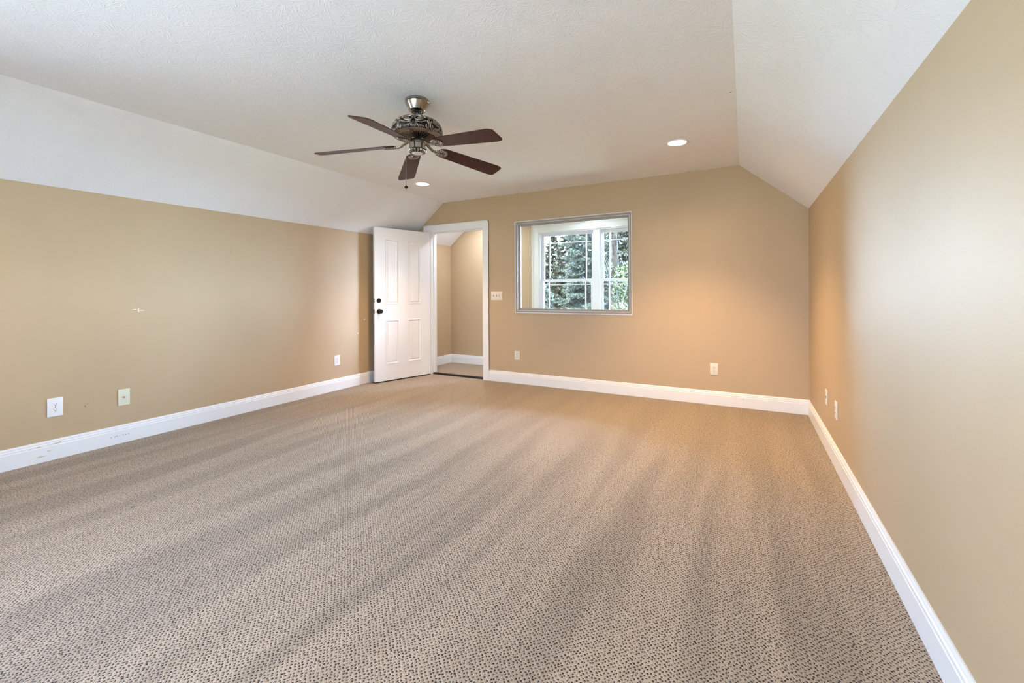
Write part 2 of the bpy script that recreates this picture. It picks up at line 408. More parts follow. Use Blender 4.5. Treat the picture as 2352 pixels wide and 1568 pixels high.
# ------------------------------------------------------------------ door, frame, threshold
DL, DR, DT = -4.03, -3.15, 2.066
bm = BM()
box(bm, DOOR[0] - 0.0, DL, YB - 0.004, YB + WT + 0.004, 0, DT + 0.02); box(bm, DR, DOOR[1], YB - 0.004, YB + WT + 0.004, 0, DT + 0.02)
box(bm, DL, DR, YB - 0.004, YB + WT + 0.004, DT, DT + 0.02)
for x0, x1 in ((DL, DL + 0.012), (DR - 0.012, DR)): box(bm, x0, x1, YB + 0.045, YB + 0.085, 0, DT)
box(bm, DL + .012, DR - .012, YB + 0.045, YB + 0.085, DT - 0.012, DT)
jam = struct('trim_1', bm, TRIM, 'white door jamb with stop lining the doorway', 'door frame')
def casing(bm, x0, x1, z1, wl, wr, wt, yface, out, side=-1):
    """flat casing with raised outer band: x0,x1,z1 = inner edges"""
    def pr(a, b, c, d, t0, t1): box(bm, a, b, *(sorted((yface, yface + side * t0))), c, d, 0.0015, 1)
    pr(x0 - wl, x0, 0.0, z1, .012, 0); pr(x1, x1 + wr, 0.0, z1, .012, 0); pr(x0 - wl, x1 + wr, z1, z1 + wt, .012, 0)
    pr(x0 - wl, x0 - wl + out, 0.0, z1 + wt, .019, 0); pr(x1 + wr - out, x1 + wr, 0.0, z1 + wt, .019, 0); pr(x0 - wl, x1 + wr, z1 + wt - out, z1 + wt, .019, 0)
bm = BM(); casing(bm, DL - .012, DR + .006, DT + .006, .12, .094, .098, YB, .018)
casing(bm, DL - .006, DR + .006, DT + .006, .094, .094, .094, YB + WT, .018, 1)
struct('trim_2', bm, TRIM, 'white casing around the doorway beside the open door', 'door casing')
bm = BM(); box(bm, DL + .001, DR - .001, YB + 0.02, YB + 0.06, 0.0, 0.026, 0.004)
struct('trim_3', bm, RUBBER_SHADE, 'black threshold strip across the doorway floor', 'threshold')
bm = BM(); box(bm, DR - 0.0015, DR + .001, YB + 0.004, YB + 0.03, 0.93, 0.99)
obj('strike_plate', bm, BLACK, jam)['label'] = 'small dark strike plate'

HX, HY = DL + 0.0, YB - 0.030
ud = Vector((-.2925, -.9563, 0)).normalized(); nd = Vector((.9563, -.2925, 0)).normalized()
door = thing('door_1', 'white four-panel door standing open against the left wall', 'door', (HX, HY, 0), kind='structure')
W_ = .868
def dp(u, v, z): p = ud * u + nd * v; return (p.x, p.y, z)     # v measured outwards from the visible face
def leaf():
    bm = BM(); us = [0.004, .165, .368, .512, .712, W_]; zs = [.016, .235, .825, 1.035, 1.91, DT - 0.004]
    cells = {(1, 1), (3, 1), (1, 3), (3, 3)}
    for side, sgn in ((0.0, 1), (-0.035, -1)):
        V = {}
        def g(u, z, dv=0.0):
            k = (round(u, 5), round(z, 5), round(dv, 5))
            if k not in V: V[k] = bm.verts.new(dp(u, side + sgn * dv, z))
            return V[k]
        for i in range(5):
            for j in range(5):
                a, b, c, d = us[i], us[i + 1], zs[j], zs[j + 1]
                if (i, j) not in cells:
                    bm.faces.new([g(a, c), g(b, c), g(b, d), g(a, d)])
                else:
                    lv = [(0, 0), (.003, .0035), (.009, .0035), (.016, -.008), (.024, -.008), (.042, -.0015)]
                    rr = [[(a + s, c + s, q), (b - s, c + s, q), (b - s, d - s, q), (a + s, d - s, q)] for s, q in lv]
                    for r0, r1 in zip(rr, rr[1:]):
                        for k in range(4):
                            bm.faces.new([g(*r0[k]), g(*r0[(k + 1) % 4]), g(*r1[(k + 1) % 4]), g(*r1[k])])
                    bm.faces.new([g(*q) for q in rr[-1]])
    # rim
    rim = [(us[0], zs[0]), *[(u, zs[0]) for u in us[1:]], *[(us[-1], z) for z in zs[1:]], *[(u, zs[-1]) for u in us[-2::-1]], *[(us[0], z) for z in zs[-2:0:-1]]]
    n = len(rim)
    for i in range(n):
        (u0, z0), (u1, z1) = rim[i], rim[(i + 1) % n]
        bm.faces.new([bm.verts.new(dp(u0, 0, z0)), bm.verts.new(dp(u1, 0, z1)), bm.verts.new(dp(u1, -.035, z1)), bm.verts.new(dp(u0, -.035, z0))])
    bmesh.ops.remove_doubles(bm, verts=bm.verts, dist=1e-5)
    return bm
lf = obj('door_leaf', leaf(), DOORP, door)
def rot_to(n):
    z = Vector(n).normalized(); return z.to_track_quat('Z', 'Y').to_matrix().to_4x4()
def lathe_on(prof, u, z, side=1, seg=24, v0=0.0):
    bm = BM(); lathe(bm, prof, seg)
    bm.transform(Matrix.Translation(Vector(dp(u, v0, z))) @ rot_to(nd * side))
    return bm
for side, v0 in ((1, 0.0), (-1, -0.035)):
    obj('deadbolt', lathe_on([(.031, 0), (.031, .006), (.027, .011), (.012, .012), (.012, .02), (0, .021)], .808, 1.092, side, v0=v0), BLACK, door, 40)
    rz_ = obj('door_knob', lathe_on([(.033, 0), (.033, .005), (.027, .012), (.012, .016), (.012, .034), (.02, .040), (.027, .05), (.028, .058), (.022, .067), (.010, .071), (0, .0715)], .805, .948, side, v0=v0), BLACK, door, 40)
for z in (1.092, .948):
    bm = BM()
    bmx = [dp(W_ + q, v, zz) for q in (-.001, .0015) for v in (-.030, -.005) for zz in (z - .029, z + .029)]
    vs = [bm.verts.new(p) for p in bmx]
    for f in [(0, 1, 3, 2), (4, 6, 7, 5), (0, 4, 5, 1), (2, 3, 7, 6), (0, 2, 6, 4), (1, 5, 7, 3)]: bm.faces.new([vs[i] for i in f])
    lp = obj('latch_plate', bm, BLACK, door)
    bm = BM(); 
    vs = [bm.verts.new(dp(W_ + q, v, zz)) for q in (0, .009 if z < 1 else .003) for v in (-.024, -.012) for zz in (z - .008, z + .008)]
    for f in [(0, 1, 3, 2), (4, 6, 7, 5), (0, 4, 5, 1), (2, 3, 7, 6), (0, 2, 6, 4), (1, 5, 7, 3)]: bm.faces.new([vs[i] for i in f])
    obj('latch_bolt', bm, CHROME, lp)
for z in (.24, 1.03, 1.84):
    bm = BM(); tube(bm, [dp(0.0, -.038, z - .045), dp(0.0, -.038, z + .045)], .006, 10); obj('hinge', bm, BLACK, door, 40)
bm = BM(); vs = [bm.verts.new(dp(u, v, zz)) for u in (.004, W_) for v in (-.033, -.002) for zz in (.006, .016)]
for f in [(0, 1, 3, 2), (4, 6, 7, 5), (0, 4, 5, 1), (2, 3, 7, 6), (0, 2, 6, 4), (1, 5, 7, 3)]: bm.faces.new([vs[i] for i in f])
obj('door_gap_shade', bm, RUBBER_SHADE, door)['label'] = 'black strip standing in for the shaded gap under the door'  # shade of the gap below the leaf, modelled as a black strip

# ------------------------------------------------------------------ interior window (window_1)
def frame_rect(bm, x0, x1, z0, z1, w_, y0, y1, bev=0.0):
    """rectangular ring, outer x0..x1 z0..z1, members w_ wide (l, r, b, t)"""
    l, r, b_, t_ = w_ if hasattr(w_, '__len__') else (w_,) * 4
    box(bm, x0, x0 + l, y0, y1, z0, z1, bev, 1); box(bm, x1 - r, x1, y0, y1, z0, z1, bev, 1)
    box(bm, x0 + l, x1 - r, y0, y1, z0, z0 + b_, bev, 1); box(bm, x0 + l, x1 - r, y0, y1, z1 - t_, z1, bev, 1)
x0, x1, z0, z1 = -2.648, -1.132, .922, 2.112
w1 = thing('window_1', 'fixed interior window in a taupe metal frame on the far wall', 'window', ((x0 + x1) / 2, YB, z0), kind='structure')
bm = BM(); frame_rect(bm, x0, x1, z0, z1, .009, YB - .012, YB + .06)
obj('edge_trim', bm, VINYL, w1, world=True)['label'] = 'thin white edge bead'
bm = BM(); frame_rect(bm, x0 + .009, x1 - .009, z0 + .009, z1 - .009, .024, YB - .003, YB + .07, .002)
frame_rect(bm, x0 + .034, x1 - .034, z0 + .034, z1 - .034, .026, YB + .034, YB + .054, .002)
wf = obj('window_frame', bm, TAUPE, w1, world=True)
bm = BM(); frame_rect(bm, x0 + .031, x1 - .031, z0 + .031, z1 - .031, .004, YB - .004, YB + .03, .001)
obj('frame_bead', bm, VINYL, w1, world=True)['label'] = 'thin pale bead inside the frame'
bm = BM(); frame_rect(bm, x0 + .018, x1 - .018, z0 + .018, z1 - .018, .012, YB + .062, YB + WT + .004)
obj('window_jamb', bm, VINYL, w1, world=True)
bm = BM(); box(bm, x0 + .05, x1 - .05, YB + .042, YB + .047, z0 + .05, z1 - .05)
obj('window_pane', bm, GLASSG, w1, world=True)

# ------------------------------------------------------------------ outside window of the landing (window_2)
hx0, hx1, hz0, hz1 = WIN_HALL
w2 = thing('window_2', 'white double-hung window pair on the landing looking out to spruces, unseen third unit added for daylight', 'window', ((hx0 + hx1) / 2, YH, hz0), kind='structure')
bm = BM()
ow = .105
for a in ((hx0 - .008, hx1 + .008),):
    X0, X1, Z0, Z1 = a[0], a[1], hz0 - .008, hz1 + .008
    frame_rect(bm, X0 - ow, X1 + ow, Z0 - ow, Z1 + ow, ow + .016, YH - .012, YH, .0015)
    frame_rect(bm, X0 - ow, X1 + ow, Z0 - ow, Z1 + ow, .02, YH - .02, YH, .002)
    frame_rect(bm, X0 - ow + .028, X1 + ow - .028, Z0 - ow + .028, Z1 + ow - .028, .012, YH - .016, YH, .002)
    frame_rect(bm, X0 - .008, X1 + .008, Z0 - .008, Z1 + .008, .022, YH - .015, YH, .002)
obj('window_casing', bm, TRIM, w2, world=True)
MX0, MX1 = -1.912, -1.823
bm = BM(); frame_rect(bm, hx0, hx1, hz0, hz1, .022, YH - .002, YH + WT + .01, .001)
for q in (0, .949): box(bm, MX0 + q, MX1 + q, YH + .004, YH + WT, hz0 + .02, hz1 - .02, .001, 1)
obj('window_frame', bm, VINYL, w2, world=True)
def sash(nm, sx0, sx1, sz0, sz1, y, top):
    st = .042
    bm = BM(); frame_rect(bm, sx0, sx1, sz0, sz1, (st, st, .036 if top else .05, .04 if top else .034), y, y + .032, .003)
    s = obj('window_sash', bm, VINYL, w2, world=True)
    def child(name, bm, m, sm=None): return obj(name, bm, m, s, sm, world=True)
    bm = BM(); gx = .085; ix0, ix1, iz0, iz1 = sx0 + st, sx1 - st, sz0 + .036, sz1 - .036
    for gxx in (ix0 + gx, ix1 - gx): box(bm, gxx - .008, gxx + .008, y + .012, y + .02, iz0, iz1)
    gz = (iz1 - .11) if top else (iz1 - .045)
    box(bm, ix0, ix1, y + .0121, y + .0199, gz - .007, gz + .007)
    if not top: box(bm, ix0, ix1, y + .0121, y + .0199, iz0 + .09, iz0 + .104)
    child('muntin_grille', bm, VINYL)
    bm = BM(); box(bm, ix0 - .005, ix1 + .005, y + .021, y + .025, iz0 - .005, iz1 + .008); child('window_pane', bm, GLASS)
    if not top:
        for lx in (sx0 + .16, sx1 - .16):
            bm = BM(); box(bm, lx - .022, lx + .022, y + .004, y + .026, sz1, sz1 + .006, .002, 1)
            lathe(bm, [(.011, 0), (.011, .012), (.006, .016), (0, .0165)], 12, base=(lx, y + .015, sz1 + .006))
            box(bm, lx, lx + .028, y + .010, y + .018, sz1 + .011, sz1 + .016, .001, 1)
            child('sash_lock', bm, BLACK, 40)['label'] = 'dark sash lock'
for sx0, sx1 in ((hx0 + .024, MX0 - .002), (MX1 + .002, MX0 + .947), (MX1 + .951, hx1 - .024)):  # last unit is unseen, added to let in more daylight
    sash('u', sx0, sx1, 1.345, hz1 - .024, YH + .062, True)
    sash('l', sx0 + .001, sx1 - .001, hz0 + .024, 1.382, YH + .026, False)

# unseen rear windows, added to bring daylight into the room
for k, (a, b, c, d) in enumerate(ADDED_WIN_REAR):
    w3 = thing('window_%d' % (3 + k), ('large unseen white window added for daylight in the rear wall, left side', 'unseen white window added for daylight in the rear wall, right side')[k], 'window', ((a + b) / 2, YR, c), kind='structure')
    bm = BM(); frame_rect(bm, a, b, c, d, .05, YR - WT, YR + .005, .002); box(bm, (a + b) / 2 - .03, (a + b) / 2 + .03, YR - .08, YR - .03, c + .05, d - .05)
    frame_rect(bm, a - .09, b + .09, c - .09, d + .09, .088, YR, YR + .015, .002)
    obj('window_frame', bm, VINYL, w3, world=True)
    bm = BM(); box(bm, a + .048, b - .048, YR - .06, YR - .055, c + .048, d - .048); obj('window_pane', bm, GLASS, w3, world=True)

a, b, c, d = ADDED_WIN_SIDE
w5 = thing('window_5', 'unseen white window added for daylight in the left wall, behind the viewpoint', 'window', (XL, (a + b) / 2, c), kind='structure')
bm = BM(); frame_rect(bm, a, b, c, d, .05, -WT, .005, .002); box(bm, (a + b) / 2 - .03, (a + b) / 2 + .03, -.08, -.03, c + .05, d - .05)
frame_rect(bm, a - .075, b + .075, c - .075, d + .075, .073, .0, .015, .002)
bm.transform(Matrix(((0, 1, 0, XL), (1, 0, 0, 0), (0, 0, 1, 0), (0, 0, 0, 1)))); obj('window_frame', bm, VINYL, w5, world=True)
bm = BM(); box(bm, XL - .06, XL - .055, a + .048, b - .048, c + .048, d - .048); obj('window_pane', bm, GLASS, w5, world=True)

# ------------------------------------------------------------------ recessed lights
LENS = emit('lit_lens', (1.0, 0.93, 0.82), 9.0)
grp = 'recessed ceiling lights'
def can(x, y, label):
    t = thing('recessed_light', label, 'ceiling light', (x, y, ZC), group=grp)
    bm = BM(); lathe(bm, [(.0735, -.0008), (.096, -.0008), (.0955, -.004), (.088, -.0075), (.077, -.0055), (.0735, -.002)], 48)
    for f in [f for f in bm.faces if len(f.verts) > 4]: bm.faces.remove(f)
    obj('trim_ring', bm, PLATE, t, 40)
    bm = BM(); lathe(bm, [(.0745, -.0012), (.0745, -.0028), (.06, -.0045), (.03, -.0055), (0, -.006)], 40); obj('light_lens', bm, LENS, t, 40)['label'] = 'glowing white lens'
    return t
c0 = can(*CANS[0], 'lit round recessed ceiling light to the right, near the right-hand slope')
dup(c0, (*CANS[1], ZC), 'lit round recessed ceiling light just below the fan, near the door')
dup(c0, (-.511, .5, ZC), 'unseen recessed fill light added above the near right part of the room')
dup(c0, (-3.352, .5, ZC), 'unseen recessed fill light added above the near left part of the room')
dup(c0, (*HALL_FILL_CANS[0], ZC), 'unseen recessed fill light added on the landing, just beyond the doorway')
dup(c0, (*HALL_FILL_CANS[1], ZC), 'unseen recessed fill light added on the landing, behind the interior window')

# ------------------------------------------------------------------ outlets and switches (built facing -y, plate back at y=0, then turned)
def plate_bm(w_, h_):
    bm = BM(); box(bm, -w_ / 2, w_ / 2, -.0065, -.0003, -h_ / 2, h_ / 2, .0028, 2); return bm
def outlet(label, loc, rz, w_, h_, pm, rm, group='wall outlets'):
    t = thing('wall_outlet', label, 'wall outlet', loc, rz, group)
    obj('cover_plate', plate_bm(w_, h_), pm, t, 50)
    for s in (1, -1):
        bm = BM(); zc = s * .0195
        pts = []
        for i in range(28):
            a = 2 * PI * i / 28; pts.append((max(-.0172, min(.0172, .0185 * math.cos(a))) , zc + max(-.0142, min(.0142, .0185 * math.sin(a)))))
        extrude_poly(bm, pts, lambda p, k: (p[0], (-.0062, -.0085)[k], p[1]))
        rc = obj('receptacle', bm, rm, t)
        bm = BM()
        box(bm, -.0078, -.0056, -.0092, -.0084, zc - .001, zc + .0075); box(bm, .0056, .0078, -.0092, -.0084, zc - .0002, zc + .0068)
        lathe(bm, [(.0030, -.0084), (.0030, -.0092)], 12, axis='y', base=(0, 0, zc - .0078))
        obj('slot', bm, DARK, rc)['label'] = 'dark plug slots'
    bm = BM(); lathe(bm, [(.003, -.006), (.003, -.0078), (0, -.008)], 12, axis='y'); obj('screw', bm, CHROME, t, 40)
    return t
LZ, RZ = PI / 2, -PI / 2      # facing +x on the left wall, -x on the right wall
outlet('white duplex outlet with an oversized plate, low at the left end of the left wall', (XL, 1.190, .379), LZ, .082, .134, PLATE, PLATE)
outlet('white duplex outlet on the left wall near the open door', (XL, 3.659, .368), LZ, .078, .124, PLATE, PLATE)
outlet('warm white duplex outlet under the light switches, below the interior window corner', (-2.623, YB, .367), 0, .076, .118, PLATEW, IVORY)
outlet('warm white duplex outlet on the far wall, right of the interior window', (-.290, YB, .377), 0, .076, .122, PLATEW, IVORY)
outlet('narrow-looking duplex outlet on the right wall, nearer of its two plates', (XR, 3.606, .388), RZ, .078, .120, PLATEW, PLATEW)
t = thing('cable_jack', 'ivory cable jack plate on the left wall beside the oversized outlet', 'wall jack', (XL, 1.587, .366), LZ)
obj('cover_plate', plate_bm(.076, .130), IVORY, t, 50)
bm = BM(); lathe(bm, [(.0075, -.006), (.0075, -.009), (.0048, -.0095), (.0048, -.018), (.0015, -.018), (.0015, -.013), (0, -.013)], 6, axis='y'); obj('coaxial_connector', bm, CHROME, t)
for z in (.042, -.042):
    bm = BM(); lathe(bm, [(.0028, -.006), (.0028, -.0075), (0, -.0078)], 10, axis='y', base=(0, 0, z)); obj('screw', bm, IVORY, t)
t = thing('phone_jack', 'plain pale wall plate on the right wall, closer to the far corner', 'wall jack', (XR, 3.997, .392), RZ)
obj('cover_plate', plate_bm(.074, .116), PLATEW, t, 50)
bm = BM(); box(bm, -.008, .008, -.0078, -.006, -.008, .008, .001, 1); obj('socket', bm, DARK, t)
t = thing('light_switch', 'white three-gang switch plate between the doorway and the interior window', 'light switch', (-2.929, YB, 1.146), 0)
obj('cover_plate', plate_bm(.168, .118), PLATEW, t, 50)
for x in (-.046, 0.0):
    bm = BM(); box(bm, x - .0055, x + .0055, -.0078, -.006, -.012, .012); sw = obj('switch_slot', bm, DARK, t)
    bm = BM(); extrude_poly(bm, [(-.0076, -.006), (-.0175, .001), (-.0165, .006), (-.0076, .006)], lambda p, k: (x + (-.0035, .0035)[k], p[0], p[1])); obj('toggle', bm, IVORY, sw)
bm = BM(); lathe(bm, [(.019, -.006), (.019, -.0085), (.016, -.0095), (0, -.0095)], 24, axis='y', sx=.85, sy=1.25, base=(.046, 0, 0)); fs = obj('fan_control', bm, IVORY, t, 40)
bm = BM(); tube(bm, [(.046 - .008 * math.cos(a), -.0098, .017 * math.sin(a)) for a in np.linspace(-1.3, 1.3, 12)], .0016, 6); obj('dial_groove', bm, simple('brown_marking', (.18, .08, .03), .6), fs)

# ------------------------------------------------------------------ ceiling fan
FX, FY = -1.9218, 2.2454
fan = thing('ceiling_fan', 'dark-bladed five-blade ceiling fan with ornate pewter housing', 'ceiling fan', (FX, FY, ZC))
def fo(name, bm, m, sm=40, par=None): 
    return obj(name, bm, m, par or fan, sm)
def Z(z): return z - ZC
bm = BM(); lathe(bm, [(.062, -.0005), (.079, -.001), (.0795, -.016), (.076, -.019), (.078, -.022), (.074, -.032), (.056, -.066), (.052, -.074), (.044, -.078), (.036, -.076), (.034, -.066)], 48); can_ = fo('canopy', bm, PEWTERB)
bm = BM(); ball(bm, (0, 0, -.066), .019, 16); fo('hanger_ball', bm, PDARK)
bm = BM(); lathe(bm, [(.0105, -.06), (.0105, Z(2.34))], 20); fo('downrod', bm, PEWTERB)
# housing: dark shell with raised scrollwork
HP = [(.012, 2.352), (.05, 2.351), (.085, 2.348), (.098, 2.343), (.122, 2.334), (.143, 2.319), (.157, 2.300), (.165, 2.280), (.167, 2.262), (.164, 2.249), (.155, 2.240)]
bm = BM(); lathe(bm, [(r - .002, Z(z)) for r, z in HP] + [(.14, Z(2.238))], 64); hs = fo('motor_housing', bm, PDARK)
def surf(s):
    """point on housing profile, s in 0 (top of band) .. 1 (bottom)"""
    pr_ = HP[3:]; L = [0]
    for a, b in zip(pr_, pr_[1:]): L.append(L[-1] + math.hypot(b[0] - a[0], b[1] - a[1]))
    q = max(0, min(1, s)) * L[-1]
    for i in range(len(pr_) - 1):
        if q <= L[i + 1] + 1e-9:
            k = (q - L[i]) / (L[i + 1] - L[i]); return pr_[i][0] + (pr_[i + 1][0] - pr_[i][0]) * k, pr_[i][1] + (pr_[i + 1][1] - pr_[i][1]) * k
    return pr_[-1]
def onsurf(a, s, off=.001):
    r, z = surf(s); return ((r + off) * math.cos(a), (r + off) * math.sin(a), Z(z))
bm = BM(); NM = 5; cw = 2 * PI / NM
def curve(c, pts, r):      # pts: (da in units of half motif, s)
    P = []
    n = len(pts)
    for i in range(n - 1):
        for k in range(5):
            tt = k / 5; p0 = pts[max(i - 1, 0)]; p1 = pts[i]; p2 = pts[i + 1]; p3 = pts[min(i + 2, n - 1)]
            q = [0.5 * ((2 * p1[j]) + (-p0[j] + p2[j]) * tt + (2 * p0[j] - 5 * p1[j] + 4 * p2[j] - p3[j]) * tt ** 2 + (-p0[j] + 3 * p1[j] - 3 * p2[j] + p3[j]) * tt ** 3) for j in (0, 1)]
            P.append(q)
    P.append(pts[-1])
    r *= 1.3
    tube(bm, [onsurf(c + q[0] * cw / 2, q[1]) for q in P], [r * (0.55 + 0.45 * math.sin(PI * min(1, max(0, i / (len(P) - 1) * 0.9 + 0.1)))) for i in range(len(P))], 6)
TH = 2.4175
for k in range(NM):
    c = -PI / 2 + yaw * 0 - 0.70 + k * cw + 0.0
    for sg in (1, -1):
        f = lambda L: [(sg * a, s) for a, s in L]
        curve(c, f([(-.14, .10), (-.04, .10), (-.02, .25), (.06, .45), (.17, .68), (.15, .9), (.03, .93)]), .0026)        # lyre
        curve(c, f([(.05, .50), (.2, .36), (.45, .38), (.62, .52), (.42, .60), (.2, .60), (.06, .5)]), .0042)             # almond leaf
        curve(c, f([(.25, .5), (.35, .47), (.48, .5), (.36, .53), (.25, .5)]), .0028)
        curve(c, f([(.12, .18), (.35, .16), (.6, .24), (.82, .42), (.92, .30), (.86, .16), (.76, .18)]), .0044)         # upper scroll
        curve(c, f([(.2, .70), (.45, .72), (.68, .66), (.86, .62), (.95, .78), (.88, .93), (.78, .88), (.80, .78)]), .0046)  # lower scroll
        for j in range(4): curve(c, f([(.22 + j * .11, .80 + .02 * j), (.30 + j * .11, .90), (.36 + j * .11, .97)]), .0026)
        for j in range(3): curve(c, f([(.30 + j * .13, .02), (.42 + j * .13, .08), (.55 + j * .13, .14)]), .0024)
        ball(bm, onsurf(c + sg * .055 * cw / 2, .88), .0048, 8)
        ball(bm, onsurf(c + sg * .06 * cw / 2, .10), .0036, 8)
    ball(bm, onsurf(c, .72), .0045, 8)
    tube(bm, [onsurf(c + cw / 2, s) for s in (.05, .3, .5, .7, .95)], [.002, .006, .003, .006, .002], 6)
fo('filigree', bm, PEWTER, 60, hs)['label'] = 'raised pewter scrollwork'
bm = BM(); lathe(bm, [(.088, Z(2.350)), (.100, Z(2.345)), (.102, Z(2.341)), (.098, Z(2.339))], 64)
for f in [f for f in bm.faces if len(f.verts) > 4]: bm.faces.remove(f)
fo('top_ring', bm, PEWTERB, 60, hs)
bm = BM(); lathe(bm, [(.154, Z(2.243)), (.159, Z(2.242)), (.160, Z(2.238)), (.155, Z(2.2355)), (.146, Z(2.233)), (.134, Z(2.230)), (.128, Z(2.2295)), (.122, Z(2.233))], 64); fo('lower_band', bm, PEWTER)
bm = BM()
for i in range(44):
    a = 2 * PI * i / 44; tube(bm, [((r) * math.cos(a), r * math.sin(a), Z(z)) for r, z in ((.127, 2.2305), (.095, 2.227), (.055, 2.217), (.038, 2.210))], [.0035, .003, .0022, .0016], 5)
lathe(bm, [(.034, Z(2.213)), (.041, Z(2.211)), (.041, Z(2.205)), (.034, Z(2.203))], 32)
fo('fluted_flange', bm, PEWTER)
bm = BM(); lathe(bm, [(.125, Z(2.236)), (.09, Z(2.233)), (.036, Z(2.218)), (.034, Z(2.197)), (0, Z(2.197))], 40); fo('flange_core', bm, PDARK)
bm = BM()
for i in range(14):
    a = 2 * PI * i / 14; ball(bm, (.038 * math.cos(a), .038 * math.sin(a), Z(2.2)), .0062, 8, (1, 1, 1.5))
fo('bead_ring', bm, PEWTERB)
bm = BM(); lathe(bm, [(.05, Z(2.198)), (.0565, Z(2.196)), (.0565, Z(2.190)), (.053, Z(2.188)), (.053, Z(2.155)), (.056, Z(2.153)), (.056, Z(2.150)), (.05, Z(2.148))], 48); fo('switch_housing', bm, PEWTERB)
bm = BM(); lathe(bm, [(.050, Z(2.149)), (.048, Z(2.140)), (.036, Z(2.129)), (.034, Z(2.127))], 40)
fo('lower_cap', bm, PDARK)
bm = BM()
for i in range(16):
    a = 2 * PI * i / 16
    tube(bm, [(r * math.cos(a), r * math.sin(a), Z(z)) for r, z in ((.0525, 2.149), (.0535, 2.144), (.050, 2.137), (.043, 2.131), (.037, 2.128))], [.003, .0085, .009, .006, .002], 8)
fo('petal_ring', bm, PEWTERB)
bm = BM(); lathe(bm, [(.034, Z(2.130)), (.0345, Z(2.125)), (.032, Z(2.1235)), (0, Z(2.1235))], 32); fo('light_kit_cap', bm, simple('off_white_cap', (.72, .68, .68), .5))['label'] = 'off-white round cap'
bm = BM(); lathe(bm, [(.003, Z(2.1238)), (.003, Z(2.1225)), (0, Z(2.1225))], 10); fo('cap_screw', bm, PEWTER)
# pull chain: hangs on the door side of the switch housing
PCX, PCY = -.050, -.035
bm = BM()
zt, zb = 2.185, 1.905
tube(bm, [(PCX * 1.02, PCY * 1.02, Z(zt)), (PCX * 1.2, PCY * 1.2, Z(zt - .006)), (PCX * 1.22, PCY * 1.22, Z(zt - .02)), (PCX * 1.22, PCY * 1.22, Z(zb))], .0011, 6)
z = zt - .02
while z > zb: ball(bm, (PCX * 1.22, PCY * 1.22, Z(z)), .0019, 6); z -= .006
pc = fo('pull_chain', bm, PEWTERB)
bm = BM(); lathe(bm, [(.002, .006), (.005, .003), (.0125, -.004), (.0125, -.008), (.007, -.013), (.0025, -.016), (0, -.018)], 20, base=(PCX * 1.22, PCY * 1.22, Z(zb))); fo('chain_fob', bm, BLACK, 40, pc)
for dx, dz in ((.054, 2.175), (.050, 2.150)):
    bm = BM(); tube(bm, [(dx * .9, .018, Z(dz)), (dx * 1.14, .024, Z(dz)), (dx * 1.18, .026, Z(dz - .008))], .0022, 6); fo('housing_screw', bm, BLACK)
# blades (one built, four copied), local +x is outward
def blade_outline():
    r0, r1, w0, w1 = .148, .662, .050, .068
    P = []
    def arc(cx, cy, rx, ry, a0, a1, n):
        for i in range(n + 1):
            a = a0 + (a1 - a0) * i / n; P.append((cx + rx * math.cos(a), cy + ry * math.sin(a)))
    arc(r1 - .052, w1 - .022, .052, .022, 0, PI / 2, 9)
    arc(r0 + .055, 0, .055, w0 + .003, PI / 2, 3 * PI / 2, 18)
    arc(r1 - .052, -w1 + .022, .052, .022, -PI / 2, 0, 9)
    return P
pitch = math.radians(-12.8)
def tilt(bm, th):
    bm.transform(Matrix.Rotation(th, 4, 'Z') @ Matrix.Translation((0, 0, Z(2.166))) @ Matrix.Translation((.18, 0, 0)) @ Matrix.Rotation(math.radians(6.0), 4, 'Y') @ Matrix.Rotation(pitch, 4, 'X') @ Matrix.Translation((-.18, 0, 0)))
